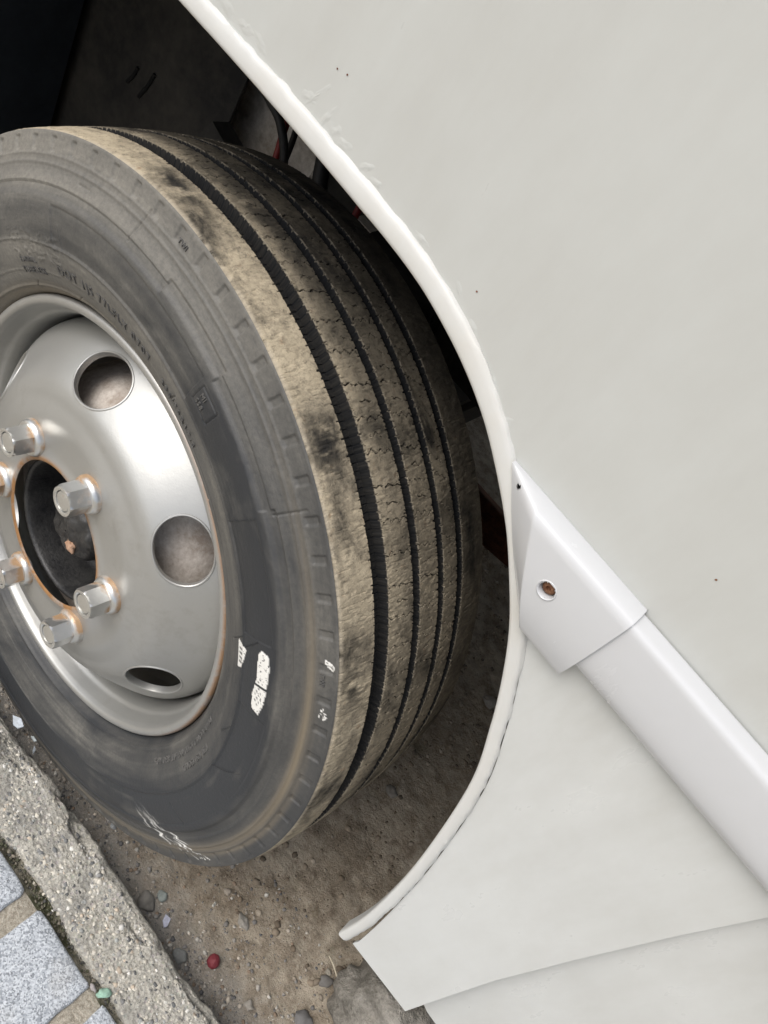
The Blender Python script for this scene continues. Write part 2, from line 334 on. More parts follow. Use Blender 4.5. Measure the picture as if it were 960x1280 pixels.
px = ncoord(-.4, .9, .006, 30); py = np.r_[-30, -8, -3, -1.2, -.7, -.5, np.arange(-.40, -.088, .005)]
X, Y = np.meshgrid(px, py, indexing='ij')
Zp = KZ-.0035+.003*(fbm(X*60, Y*60, 3)-.5)*2-.009*np.exp(-((Y+.103)/.007)**2)*(.4+1.1*fbm(X*40, Y*0, 3))
pavement = mesh_obj('pavement', np.stack([X, Y, Zp], -1).reshape(-1, 3), grid_faces(len(px), len(py)), M_mortar); tag(pavement, kind='structure')
def sett(x0, x1, y0, y1, seed):
    r = random.Random(seed); bm = bmesh.new(); n = 9; j = lambda s: r.uniform(-s, s)
    out = []
    for (cx, cy, a0) in ((x1, y1, 0), (x0, y1, 90), (x0, y0, 180), (x1, y0, 270)):
        rad = r.uniform(.003, .008); sx = -1 if cx == x1 else 1; sy = -1 if cy == y1 else 1
        for t in (0, 30, 60, 90):
            a = R_(a0+t); out.append([cx+sx*rad+math.cos(a)*rad+j(.0007), cy+sy*rad+math.sin(a)*rad+j(.0007)])
    P = []
    for i in range(len(out)):
        a, b = out[i], out[(i+1) % len(out)]; P.append(a); L = math.dist(a, b); k = int(L/.010)
        for q in range(1, k): P.append([a[0]+(b[0]-a[0])*q/k+j(.0010), a[1]+(b[1]-a[1])*q/k+j(.0010)])
    cx, cy = (x0+x1)/2, (y0+y1)/2; top = KZ+.0015+j(.0015); tx, ty = j(.015), j(.015)
    rings = []
    for ins, dz in ((0, -.03), (0, -.004), (.0012, -.0015), (.004, 0), (.02, .0003), (.04, .0005)):
        ring = []
        for x, y in P:
            dx, dy = cx-x, cy-y; L = math.hypot(dx, dy); k = min(ins/L, .95); X_, Y_ = x+dx*k, y+dy*k
            ring.append(bm.verts.new((X_, Y_, top+dz+tx*(X_-cx)+ty*(Y_-cy)+(j(.0006) if dz > -.01 else 0))))
        rings.append(ring)
    for a, b in zip(rings, rings[1:]):
        for i in range(len(P)): bm.faces.new((a[i], a[(i+1) % len(P)], b[(i+1) % len(P)], b[i]))
    bm.faces.new(rings[-1])
    return bm_obj('granite_sett', bm, M_granite, pavement, sharp=60)
k = 0
for row in range(3):
    y1 = -.111-row*.124
    for i in range(-2, 5):
        x0 = .2655+.1275*i+(row % 2)*.055; k += 1
        sett(x0, x0+.1035+random.uniform(-.003, .002), y1-.102, y1+random.uniform(-.003, .002), k)

# loose aggregate as real stones -------------------------------------------------
def stones(name, n, place, size, cols, mat, seed, sub=1, flat=(.5, .9)):
    g = np.random.default_rng(seed); bm = bmesh.new(); bmesh.ops.create_icosphere(bm, subdivisions=sub, radius=1)
    bv = np.array([v.co[:] for v in bm.verts]); bf = np.array([[v.index for v in f.verts] for f in bm.faces]); bm.free()
    P = place(g, n); n = len(P); nv = len(bv)
    S = size(g, n)[:, None]*np.stack([g.uniform(.7, 1.25, n), g.uniform(.7, 1.25, n), g.uniform(*flat, n)], 1)
    jit = 1+g.uniform(-.28, .28, (n, nv))
    V = bv[None]*jit[..., None]*S[:, None]; a = g.uniform(0, 6.28, n); ca, sa = np.cos(a)[:, None], np.sin(a)[:, None]
    V = np.stack([V[..., 0]*ca-V[..., 1]*sa, V[..., 0]*sa+V[..., 1]*ca, V[..., 2]], -1)
    t = g.uniform(-.5, .5, n)[:, None]; V = np.stack([V[..., 0], V[..., 1]*np.cos(t)-V[..., 2]*np.sin(t), V[..., 1]*np.sin(t)+V[..., 2]*np.cos(t)], -1)
    V = V+P[:, None]; F = (bf[None]+np.arange(n)[:, None, None]*nv).reshape(-1, 3)
    o = mesh_obj(name, V.reshape(-1, 3), F, mat, smooth=False)
    cols = np.array(cols); ci = cols[g.integers(0, len(cols), n)]*g.uniform(.7, 1.2, (n, 1)); set_col(o, 'col', np.repeat(np.clip(ci*(1.35 if name in ('gravel', 'dirt_crumbs') else 1), 0, .85), nv, 0))
    return o
def pl_kerb(g, n):
    x = g.uniform(-.25, .75, n); y = g.uniform(-.100, -.031, n)
    i = np.clip(np.searchsorted(kx, x), 0, len(kx)-1)
    z = np.array([np.interp(-yy, -KY2[ii, 12:], KZ2[ii, 12:]) for ii, yy in zip(i, y)])
    return np.stack([x, y, z-.0008], 1)
KCOL = [(.60, .56, .48), (.68, .64, .55), (.52, .49, .43), (.38, .365, .34), (.26, .26, .255), (.14, .145, .145), (.19, .195, .195), (.72, .70, .64), (.62, .58, .49), (.70, .66, .57), (.58, .54, .46), (.55, .46, .36), (.40, .41, .39), (.78, .76, .71), (.64, .60, .50)]
ks = stones('kerb_aggregate', 9000, pl_kerb, lambda g, n: .0009+.0024*g.random(n)**3+.0008*g.random(n), KCOL, M_stone, 11, flat=(.22, .5))
ks.parent = kerb; tag(ks, kind='stuff')
def pl_gut(g, n):
    x = g.uniform(-.25, .75, n); y = -.024+.21*g.random(n)**2.4
    m = g.random(n) < np.where(y < .035, 1, .55)
    x, y = x[m], y[m]; return np.stack([x, y, [gz(a, b)+.0003 for a, b in zip(x, y)]], 1)
GCOL = [(.20, .19, .175), (.28, .26, .23), (.13, .125, .12), (.34, .30, .25), (.22, .16, .11), (.42, .40, .36), (.10, .10, .105)]
tag(stones('gravel', 9000, pl_gut, lambda g, n: .0008+.0030*g.random(n)**4, GCOL, M_stone, 12), 'fine grey grit and gravel washed along the foot of the kerb', 'gravel', kind='stuff')
def pl_dirt(g, n):
    x = g.uniform(-.1, .9, n); y = g.uniform(.1, 1.1, n); return np.stack([x, y, [gz(a, b) for a, b in zip(x, y)]], 1)
tag(stones('dirt_crumbs', 5000, pl_dirt, lambda g, n: .001+.0055*g.random(n)**5, [(.14, .105, .07), (.20, .16, .115), (.10, .075, .05), (.26, .22, .17)], M_stone, 13), 'brown earth crumbs and small stones on the dirt under the bus', 'dirt', kind='stuff')
def pl_joint(g, n):
    x = g.uniform(.05, .6, n); y = -.104+g.normal(0, .004, n); return np.stack([x, y, KZ-.008+0*x], 1)
js = stones('joint_grit', 1200, pl_joint, lambda g, n: .0007+.002*g.random(n)**3, [(.06, .065, .03), (.10, .09, .06), (.25, .22, .17), (.05, .05, .045)], M_stone, 14)
js.parent = pavement; tag(js, kind='stuff')

# single loose things ------------------------------------------------------------
def pebble(name, x, y, s, col, seed, label, cat, group=None, sub=3, lump=.55, zb=None, rot=0., bury=.34):
    g = np.random.default_rng(seed); bm = bmesh.new(); bmesh.ops.create_icosphere(bm, subdivisions=sub, radius=1)
    off = g.uniform(0, 50, 3)
    for v in bm.verts:
        n = fbm(np.array(v.co.x*1.3+off[0]), np.array(v.co.y*1.3+v.co.z*.9+off[1]), 3)
        v.co = v.co*(1+lump*2*(float(n)-.5)); v.co = Vector((v.co.x*s[0], v.co.y*s[1], v.co.z*s[2]))
    bmesh.ops.rotate(bm, verts=bm.verts, matrix=Matrix.Rotation(rot, 3, 'Z'))
    o = bm_obj(name, bm, M_stone, sharp=50); z = gz(x, y) if zb is None else zb
    o.location = (x, y, z+s[2]*(1-2*bury)); col = np.array(col); col = .55*col+.45*np.array((.25, .22, .18)); set_col(o, 'col', np.tile(col, (len(o.data.vertices), 1)))
    return tag(o, label, cat, group)
def shard(name, x, y, poly, th, col, label, cat, rot=0., tilt=(0, 0), zb=None, group=None):
    bm = bmesh.new(); r = random.Random(len(label))
    b = [bm.verts.new((a, c, 0)) for a, c in poly]; t = [bm.verts.new((a*.93, c*.93, th*r.uniform(.8, 1.2))) for a, c in poly]
    bm.faces.new(b[::-1]); bm.faces.new(t)
    for i in range(len(poly)): bm.faces.new((b[i], b[(i+1) % len(poly)], t[(i+1) % len(poly)], t[i]))
    o = bm_obj(name, bm, M_stone, smooth=False); o.location = (x, y, (gz(x, y) if zb is None else zb)+.0015); o.rotation_euler = (tilt[0], tilt[1], rot)
    set_col(o, 'col', np.tile(np.array(col), (len(o.data.vertices), 1))); return tag(o, label, cat, group)
WB = (.62, .68, .74)
shard('plastic_shard', .050, -.004, [(-.010, -.003), (-.003, .007), (.009, .009), (.010, .001), (.004, -.004)], .0016, WB, 'pale blue pointed shard lying at the kerb edge beside the tyre', 'shard', -.4, (.25, .1), .030)
shard('plastic_shard', .0635, .016, [(-.007, -.003), (-.002, .006), (.007, .004), (.006, -.003), (0, -.006)], .0016, WB, 'pale blue four sided shard, closer to the tyre of the kerb pair', 'shard', .5, (-.1, .2), .022)
shard('plastic_shard', .079, .009, [(-.006, -.002), (0, .004), (.006, .002), (.003, -.004)], .0014, (.60, .68, .70), 'small pale shard just below the two blue shards', 'shard', .2, (.1, .1), .016)
shard('plastic_shard', .092, .000, [(-.006, -.001), (.0, .002), (.006, .0), (0, -.002)], .0012, (.45, .50, .55), 'thin grey blue sliver in the grit by the broken kerb', 'shard', -.8, (.1, .1), .016)
shard('stone_chip', .219, .038, [(-.012, -.004), (-.004, .006), (.008, .006), (.011, -.002), (.002, -.008)], .006, (.66, .63, .60), 'bright white stone chip on the dirt under the tyre edge', 'stone chip', -.7, (.2, 0))
pebble('pebble', .2335, .034, (.005, .0045, .003), (.42, .48, .53), 21, 'tiny blue grey pebble touching the white stone chip', 'pebble')
pebble('pebble', .336, .011, (.014, .011, .008), (.17, .175, .17), 22, 'largest rounded dark grey pebble against the kerb', 'pebble', rot=.6)
pebble('pebble', .344, .0315, (.0075, .0065, .005), (.27, .36, .36), 23, 'small round teal grey pebble beside the dark grey one', 'pebble')
shard('plastic_shard', .372, .017, [(-.008, -.003), (-.004, .005), (.006, .003), (.008, -.001), (0, -.005)], .002, (.52, .54, .66), 'lavender coloured pointed shard lying alone on the gutter dirt', 'shard', -.9, (.1, .1))
pebble('pebble', .414, .0055, (.010, .009, .006), (.17, .21, .23), 24, 'blue grey pebble half buried next to the kerb foot', 'pebble')
pebble('pebble', .440, .1006, (.012, .0075, .006), (.40, .385, .35), 25, 'pale wedge shaped pebble with a darker end on brown dirt', 'pebble', rot=-.3)
pebble('pebble', .3955, .106, (.006, .005, .004), (.42, .36, .29), 26, 'small cream pebble between the tyre and the pale wedge pebble', 'pebble')
pebble('pebble', .520, .0435, (.007, .006, .004), (.40, .38, .34), 27, 'pale flat pebble in the gutter below the red bead', 'pebble')
pebble('pebble', .572, .145, (.010, .007, .005), (.075, .085, .10), 28, 'dark slate pebble lying beside the dry stalk', 'pebble', rot=.5)
pebble('pebble', .567, .156, (.005, .004, .003), (.36, .33, .27), 31, 'little tan pebble at the end of the dry stalk', 'pebble')
pebble('pebble', .585, .088, (.016, .012, .006), (.09, .11, .14), 29, 'flat bluish black pebble at the bottom edge of the photo', 'pebble')
pebble('pebble', .4602, .7297, (.013, .011, .010), (.30, .275, .25), 30, 'grey stone lying deep under the bus behind the arch', 'pebble')
pebble('pebble', .4543, .4245, (.011, .009, .006), (.20, .185, .165), 34, 'greyish pebble on the dirt just behind the tyre', 'pebble')
pebble('stone_fragment', .384, -.106, (.0075, .005, .004), (.40, .80, .62), 32, 'mint green fragment stuck in the joint between kerb and setts', 'fragment', zb=KZ-.002, rot=.9)
pebble('stone_fragment', .372, -.112, (.006, .003, .003), (.52, .48, .50), 33, 'tiny whitish fragment next to the mint green one', 'fragment', zb=KZ-.001)
# a faceted red bead
bm = bmesh.new(); bmesh.ops.create_icosphere(bm, subdivisions=2, radius=.0088)
for v in bm.verts: v.co *= 1+random.uniform(-.10, .10)
M_bead, _nt, _p = new_mat('red_bead'); setp(_nt, _p, base=mix(_nt, noise(_nt, objc(_nt), 300, 3), (.09, .008, .012), (.20, .03, .04)), rough=.7)
bead = bm_obj('bead', bm, M_bead, smooth=False); bead.location = (.4491, .0357, gz(.449, .036)+.006)
tag(bead, 'dark red round bead lying on the gutter dirt', 'bead')
M_stalk = m_simple('dry_stalk', (.38, .33, .24), (.58, .53, .42), 120, .8)
st = tube('dry_stalk', [(.552, .166, .016), (.560, .162, .020), (.574, .156, .021), (.588, .150, .018), (.600, .147, .014)], .0011, M_stalk, None, 8, 24)
tag(st, 'thin curved pale dry stalk lying on the dirt below the skirt corner', 'stalk')
M_rock = m_simple('rough_rock', (.13, .12, .10), (.40, .375, .33), 26, .92, 0, .006, .9)
rk = pebble('boulder', .690, .165, (.115, .080, .075), (.255, .24, .205), 41, 'rough grey lump of rock under the corner of the skirt', 'rock', sub=6, lump=.35, bury=.32)
for v in rk.data.vertices:
    n = float(fbm(np.array(v.co.x*55), np.array(v.co.y*55+v.co.z*38), 4)); v.co *= 1+.16*(n-.5)
rk.data.transform(Matrix.Translation(rk.location)); rk.location = (0, 0, 0)
rk.data.materials.clear(); rk.data.materials.append(M_rock)

# ================================================================ THE BUS
bus = bpy.data.objects.new('bus', None); COL.objects.link(bus)
tag(bus, 'white painted bus parked at the kerb with its dusty black tyre in the wheel arch', 'bus')
ARR = [(-.10, .911), (-.032, .911), (.010, .9105), (.051, .9095), (.092, .908), (.133, .906), (.168, .901), (.207, .890), (.241, .875), (.271, .856), (.300, .834),
       (.324, .811), (.348, .785), (.370, .754), (.394, .713), (.421, .656), (.450, .554), (.467, .468), (.4785, .378)]
arch = curve_pts([(-.2-x, z) for x, z in ARR[:0:-1]]+ARR, 420)
tn = np.gradient(arch, axis=0); tn /= np.linalg.norm(tn, axis=1)[:, None]; nrm = np.stack([-tn[:, 1], tn[:, 0]], 1)   # points away from the opening
arc = np.r_[0, np.cumsum(np.linalg.norm(np.diff(arch, axis=0), axis=1))]; hw = arc/arc[-1]
off = lambda d: arch+nrm*d
# upper side panel (everything above the moulding, and the side ahead of the wheel)
ia = int(np.argmin(abs(arch[210:, 1]-.836)))+210
def strip_panel(name, A, B, yf, th, mat, parent):
    """panel between two point rows A[i], B[i] (x, z): front, back and rim faces"""
    n = len(A); L = [*A, *B]; V = [(x, yf(x, z), z) for x, z in L]+[(x, yf(x, z)+th, z) for x, z in L]; m = 2*n; F = []
    for i in range(n-1): F += [(i, i+1, n+i+1, n+i), (m+i, m+n+i, m+n+i+1, m+i+1), (i, m+i, m+i+1, i+1), (n+i, n+i+1, m+n+i+1, m+n+i)]
    F += [(0, n, m+n, m), (n-1, m+n-1, m+2*n-1, 2*n-1)]
    return mesh_obj(name, V, F, mat, parent, sharp=30)
up = [tuple(p) for p in off(.007)[:ia+1][::3]]
low = [(-1.7, .378)]+up+[(up[-1][0]+.01, .836), (4.6, .836)]
strip_panel('side_panel', low, [(x, 2.75) for x, z in low], lambda x, z: 0.0, .003, M_paint, bus)
# skirt between arch and seam
SEAM = [(.5633, .3888), (.5630, .46), (.5633, .5295), (.5687, .637), (.5736, .7235), (.5763, .7554), (.5792, .7905), (.5830, .832)]
lo_ = (arch+nrm*(.0100+.0032*sstep(.93, 1.0, hw))[:, None])[ia:][::-1]; se_ = np.array(SEAM)
zz = np.linspace(0, 1, 90); zl = .3795+zz*(.836-.3795); zr = .3888+zz*(.836-.3888)
skl = [(float(np.interp(z, lo_[:, 1], lo_[:, 0])) if z > lo_[2, 1] else .4895, z) for z in zl]; skr = [(float(np.interp(z, se_[:, 1], se_[:, 0])), z) for z in zr]
for i, (x, z, rc) in enumerate([(.034, .956, .0006), (.042, .958, .0007), (.187, .926, .0007), (.397, .916, .0008), (.071, .920, .0006)]):
    mesh_obj('paint_chip', [(x+math.cos(t)*rc*random.uniform(.7, 1.3), -.0003, z+math.sin(t)*rc*random.uniform(.7, 1.3)) for t in np.linspace(0, 6.28, 9)[:-1]], [tuple(range(8))], M_screw if i == 3 else M_rust, bus, smooth=False)
def yskirt(x, z): return .0009-.0035*max(0, (x-.50)/.07)*max(0, min(1, (.62-z)/.25))
strip_panel('skirt_panel', skl, skr, yskirt, .0025, M_paint2, bus)
def yrear(x, z): return .0085+.009*max(0, min(1, (.80-z)/.4))
P2 = [(.552, .832), (.552, .60), (.566, .420), (.5705, .396), (.5740, .3885), (.581, .3855), (1.2, .378), (4.6, .378), (4.6, .832)]
sheet('lower_side_panel', P2, yrear, .0025, M_paint2, bus)
# rolled arch lip
def lip():
    m = len(arch); wid = .0140-.0045*sstep(.62, .85, hw)
    lump = (fbm(hw*70, hw*0+2, 3)-.5)*2
    sec = [(-.0010, .014), (-.0012, .001), (-.0008, -.0026), (.0006, -.0038), (.0030, -.0041), (.0065, -.0040), (.0102, -.0036), (.0134, -.0029), (.0151, -.0016), (.0157, .0006)]
    V = []
    for i in range(m):
        ws = wid[i]/.0155; lo = lump[i]*(1-.7*float(sstep(.60, .75, np.array(hw[i]))))
        for j, (a, y) in enumerate(sec):
            aa = a*ws if a > 0 else a
            if j >= 6: aa += .0014*lo+.0018*(vnoise(np.array(hw[i]*260), np.array(j*1.3))-.5)
            yy = y*(1+.12*lo)*(1 if i < m-14 else 1)
            q = arch[i]+nrm[i]*aa
            if i > m-16: q = q+np.array([-.0045, -.001])*((i-(m-16))/16)**2
            V.append((q[0], yy, q[1]))
    F = [tuple(f) for f in grid_faces(m, len(sec))]; F += [tuple(range(len(sec))), tuple(range((m-1)*len(sec), m*len(sec)))]
    return mesh_obj('wheel_arch_lip', V, F, M_lip, bus, sharp=60)
lip()
# smeared sealant beside the lip
for i, (x, z, L, wd, a) in enumerate([(-.058, .930, .022, .005, -10), (-.040, .931, .020, .006, 5), (-.025, .931, .018, .005, -20), (.030, .936, .024, .003, 60), (.043, .931, .022, .004, 75),
                                      (.024, .930, .016, .005, 20), (.053, .928, .015, .006, -30), (.062, .9265, .014, .005, 10), (.083, .927, .016, .004, 40), (.094, .925, .012, .004, 10),
                                      (.180, .9165, .018, .003, -40), (.199, .9085, .014, .0035, -30), (.252, .884, .010, .004, 20), (.232, .894, .014, .003, -35), (.140, .9225, .014, .003, -5)]):
    nr, na = 9, 36; ra = np.linspace(0, 1, nr)[1:]; tb = np.linspace(0, 2*np.pi, na, endpoint=False)
    bnd = .55+.9*fbm(np.cos(tb)*1.1+i*7.3, np.sin(tb)*1.1+i*3.1, 3); RA, TB = np.meshgrid(ra, tb, indexing='ij')
    XX = RA*np.cos(TB)*bnd*L*.6; ZZ = RA*np.sin(TB)*bnd*wd*.9; HH = .00045*(1-RA**2)**1.5*(.1+1.5*fbm(XX*330+i*5, ZZ*330, 3)**1.5)
    V = np.vstack([[(0, -.0004, 0)], np.stack([XX, -HH, ZZ], -1).reshape(-1, 3)]); F = [(0, 1+j, 1+(j+1) % na) for j in range(na)]
    for q in range(nr-2): F += [(1+q*na+j, 1+(q+1)*na+j, 1+(q+1)*na+(j+1) % na, 1+q*na+(j+1) % na) for j in range(na)]
    ca, sa = math.cos(R_(a)), math.sin(R_(a)); V = np.stack([V[:, 0]*ca-V[:, 2]*sa, V[:, 1], V[:, 0]*sa+V[:, 2]*ca], 1)
    o = mesh_obj('sealant_smear', V, F, M_paint, bus); o.location = (x, .0001, z)
# side moulding and its end cap
PR = [(.0014, .8650), (.0012, .8676), (.0024, .8684), (.0080, .8678), (.0136, .8668), (.0156, .8655), (.0166, .8630), (.0168, .8590), (.0168, .850), (.0166, .840), (.0160, .829), (.0145, .8195), (.0115, .8130), (.0070, .8093), (.0, .8082)]
pr = curve_pts(PR, 60)
xs = np.r_[np.linspace(.376, .70, 40), np.linspace(.8, 4.6, 20)]
V = np.stack([np.broadcast_to(xs[:, None], (len(xs), 60)), np.broadcast_to(-pr[:, 0], (len(xs), 60)), np.broadcast_to(pr[:, 1], (len(xs), 60))], -1).reshape(-1, 3)
mesh_obj('side_moulding', V, grid_faces(len(xs), 60), M_trim, bus, sharp=50)
PC = [(.0, .8705), (.0020, .8711), (.0090, .8706), (.0150, .8692), (.0176, .8672), (.0190, .8635), (.0193, .8585), (.0193, .845), (.0187, .832), (.0172, .819), (.0150, .809), (.0125, .8015), (.0108, .7975), (.0095, .7962), (.0, .7960)]
pc = curve_pts(PC, 90); nu = 110; SC = (.3443, .8385); HC = (.2868, .8655)
V = np.zeros((nu, 90, 3)); u = np.linspace(0, 1, nu)
for j, (py_, pz) in enumerate(pc):
    t = (pz-.796)/(.8705-.796); xl = .3505+(.2735-.3505)*t**1.0+.004*math.sin(math.pi*t)*-1; xc = .3525+(.3035-.3525)*t
    uu = np.r_[np.linspace(0, 1, 50, endpoint=False)*.55, np.linspace(.55, 1, nu-50)]
    xx = xl+(.3895-xl)*uu; rt = np.clip((xx-xl)/max(xc-xl, .002), 0, 1); rt = rt**1.05
    V[:, j, 0] = xx; V[:, j, 1] = -np.minimum(py_, .0055+max(0, py_-.0055)*rt); V[:, j, 2] = pz
V[:, 0, 1] = 0; V[:, -1, 1] = 0
V2 = V.reshape(-1, 3); F = grid_faces(nu, 90)
ctr = V2[F].mean(1); d1 = np.hypot(ctr[:, 0]-SC[0], ctr[:, 2]-SC[1]); d2 = np.hypot(ctr[:, 0]-HC[0], ctr[:, 2]-HC[1])
F = F[(d1 > .0058) & (d2 > .0017)]
nb = len(V2); rim_w = []
loop = [0*90+j for j in range(90)]; loop2 = [(nu-1)*90+j for j in range(90)]
back = V2.copy()
allF = [tuple(f) for f in F]; extra = []
for lp in (loop, loop2):                       # close the two ends down to the panel
    base = nb+len(extra)
    for q in lp: extra.append((V2[q][0], .0005, V2[q][2]))
    for a in range(89): allF.append((lp[a], lp[a+1], base+a+1, base+a))
cap = mesh_obj('moulding_end_cap', np.vstack([V2, np.array(extra)]), allF, M_trim, bus, sharp=42)
def ring(name, c, y0, prof, mat, parent, seg=40):
    V = []; F = []
    for i in range(seg):
        a = 2*math.pi*i/seg
        for r, dy in prof: V.append((c[0]+math.cos(a)*r, y0+dy, c[1]+math.sin(a)*r))
    return mesh_obj(name, V, [tuple(f) for f in grid_faces(seg, len(prof), True)], mat, parent, sharp=60)
ring('screw_hole', SC, -.0189, [(.0074, .0008), (.0070, -.0004), (.0064, -.0007), (.0058, -.0002), (.0056, .002), (.0055, .0075)], M_trim, cap)
scr = ring('screw', SC, -.0189, [(.0050, .0050), (.0045, .0034), (.0032, .0024), (.0018, .0022), (.0013, .0042), (.0, .0044)], M_screw, cap, 24)
ring('hole_floor', SC, -.0189, [(.0062, .0085), (.0, .0086)], M_dark, cap)
ring('rivet_hole', HC, -.0088, [(.0019, .0006), (.0016, -.0003), (.0014, .003), (.0, .0035)], M_dark, cap, 20)

# ---------------- inside of the wheel housing
sheet('inner_liner', [(-.72, .05), (-.374, .05), (-.374, .97), (-.72, .97)], lambda x, z: .42, .004, M_liner, bus)
for (xa, za, xb, zb) in ((-.552, .566, -.563, .536), (-.519, .580, -.534, .534)):
    tube('liner_slot', [(xa, .4185, za), ((xa+xb)/2+.002, .4185, (za+zb)/2), (xb, .4185, zb)], .0028, M_dark, bus, 6, 8)
box('liner_end_wall', (-.735, -.665, .02, .43, .05, .97), M_liner_blue, bus, .03)
box('housing_roof', (-.73, .62, .012, .60, .955, .975), M_black, bus, 0)
box('housing_rear_wall', (.545, .56, .02, .60, .55, .96), M_under, bus, 0)
box('underfloor', (-1.7, 4.6, .60, 2.30, .93, .98), M_under, bus, 0)
box('front_floor', (-1.7, -.74, .02, .60, .60, .98), M_black, bus, 0)
box('rear_floor', (.57, 4.6, .03, .60, .90, .98), M_under, bus, 0)
box('far_side_panel', (-1.7, 4.6, 2.30, 2.32, .68, 2.75), M_paint, bus, 0)
box('roof_panel', (-1.7, 4.6, .004, 2.32, 2.75, 2.80), M_paint, bus, 0)
box('front_panel', (-1.72, -1.70, .004, 2.32, .40, 2.80), M_paint, bus, 0)
box('rear_panel', (4.6, 4.62, .004, 2.32, .40, 2.80), M_paint, bus, 0)
box('chassis_rail', (-.26, 3.0, .50, .58, .56, .76), M_black, bus, .006)
# mud-caked frame bracket seen past the liner edge
bm = bmesh.new(); bmesh.ops.create_grid(bm, x_segments=60, y_segments=60, size=.5)
for v in bm.verts:
    x, z = -.72+(v.co.x+.5)*.46, .36+(v.co.y+.5)*.42
    v.co = Vector((x, .475+.10*(x+.26)*-.3+.020*(float(fbm(np.array(x*14), np.array(z*14), 4))-.5), z))
bm_obj('frame_bracket', bm, M_rail, bus, sharp=80)
bm = bmesh.new()
for p in [(-.362, .36, .600), (-.347, .36, .637), (-.312, .36, .628), (-.300, .36, .600)]: bm.verts.new(p)
bm.faces.new(bm.verts); r = bmesh.ops.extrude_face_region(bm, geom=list(bm.faces))
bmesh.ops.translate(bm, verts=[v for v in r['geom'] if isinstance(v, bmesh.types.BMVert)], vec=(0, .03, 0)); bm_obj('bump_stop', bm, M_black, bus)
tube('brake_hose', [(-.262, .38, .74), (-.258, .375, .70), (-.247, .37, .665), (-.235, .36, .62)], .0045, M_red, bus)
tube('brake_hose', [(-.115, .37, .74), (-.112, .365, .71), (-.108, .36, .69), (-.100, .35, .64)], .0045, M_red, bus)
tube('air_hose', [(-.36, .40, .74), (-.325, .37, .722), (-.285, .36, .716), (-.255, .36, .705), (-.226, .36, .672), (-.21, .35, .62)], .0055, M_black, bus)
tube('air_hose', [(-.33, .42, .76), (-.29, .40, .73), (-.262, .40, .70), (-.25, .40, .60)], .004, M_black, bus)
tube('air_hose', [(-.24, .41, .78), (-.20, .39, .70), (-.17, .38, .66), (-.12, .38, .60)], .010, M_black, bus)
bm = bmesh.new(); bmesh.ops.create_cone(bm, cap_ends=True, segments=32, radius1=.075, radius2=.075, depth=.14); bmesh.ops.bevel(bm, geom=bm.edges[:], offset=.01, segments=2, affect='EDGES')
o = bm_obj('brake_chamber', bm, M_black, bus); o.location = (-.02, .42, .63); o.rotation_euler = (0, R_(75), R_(10))
o = box('spring_hanger', (-.165, -.100, .435, .475, .58, .65), M_rail, bus, .01)
o = box('spring_hanger', (.0, .045, .445, .475, .585, .625), M_rail, bus, .01)
for i in range(5):
    L = .75-.11*i; zz = .445-.011*i
    o = tube('spring_leaf', [(-L, .52, zz+.05*(1-(i*.12))), (-L*.5, .52, zz+.012), (0, .52, zz), (L*.5, .52, zz+.012), (L, .52, zz+.05)], .010, M_rust, bus, 4, 16); 
    for v in o.data.vertices: v.co.y = .52+(v.co.y-.52)*3.6; v.co.z = v.co.z
box('axle_beam', (-.05, .05, .26, 2.1, .33, .41), M_black, bus, .012)

# ================================================================ THE WHEEL (part of the bus)
STEER = -0.0898
def wheel_frame(o): o.location = (0, .1119, .40); o.rotation_euler = (0, 0, STEER)
# steel wheel: rim barrel + pierced disc
disc = curve_pts([(.0785, .1225), (.082, .1240), (.088, .1225), (.095, .1212), (.118, .1210), (.127, .1203), (.135, .1180), (.143, .1152), (.152, .1128), (.161, .1085), (.171, .1003), (.182, .0895), (.194, .0775), (.2045, .0660), (.2105, .0560), (.2128, .042), (.2130, .022)], 80)
tg = np.gradient(disc, axis=0); tg /= np.linalg.norm(tg, axis=1)[:, None]; dn = np.stack([tg[:, 1], -tg[:, 0]], 1)   # inward side
dn = np.where((dn[:, 1] > 0)[:, None], -dn, dn)
VC = (.1795, .0918); VN = np.array([.075, .070]); VN = VN/np.linalg.norm(VN)   # vent centre (r, a), outward normal in (r, a)
VT = np.array([VN[1], -VN[0]]); HT, HS = .0345, .0305                          # half axes: around the wheel / down the slope
def vent_pt(k, ang, hgt, sc=1.0):
    t0 = R_(47+60*k); er = np.array([math.cos(t0), 0, math.sin(t0)]); et = np.array([-math.sin(t0), 0, math.cos(t0)]); ey = np.array([0, -1., 0])
    rr = VT[0]*HS*sc*math.sin(ang)+VN[0]*hgt; aa = VT[1]*HS*sc*math.sin(ang)+VN[1]*hgt
    return er*(VC[0]+rr)+ey*(VC[1]+aa)+et*HT*sc*math.cos(ang)
N = 900; dsc = curve_pts(disc, 110); th = np.linspace(0, 2*np.pi, N, endpoint=False)
Rg = np.tile(dsc[:, 0], (N, 1)); Tg = np.tile(th[:, None], (1, 110)); Fd = grid_faces(N, 110, True)
ain = lambda r_: np.interp(r_, dsc[:, 0], dsc[:, 1])
Ag = np.tile(dsc[:, 1], (N, 1))
keep = np.ones(len(Fd), bool); Rf, Tfl, Af = Rg.ravel().copy(), Tg.ravel().copy(), Ag.ravel().copy()
def uv_hole(k, r_, t_, a_):
    t0 = R_(47+60*k); dt = t_-t0; x_ = r_*np.cos(dt)-VC[0]; u = r_*np.sin(dt)/HT; v = (x_*VT[0]+(a_-VC[1])*VT[1])/HS; c_ok = np.cos(dt) > .8
    return u, v, np.where(c_ok, np.hypot(u, v), 9)
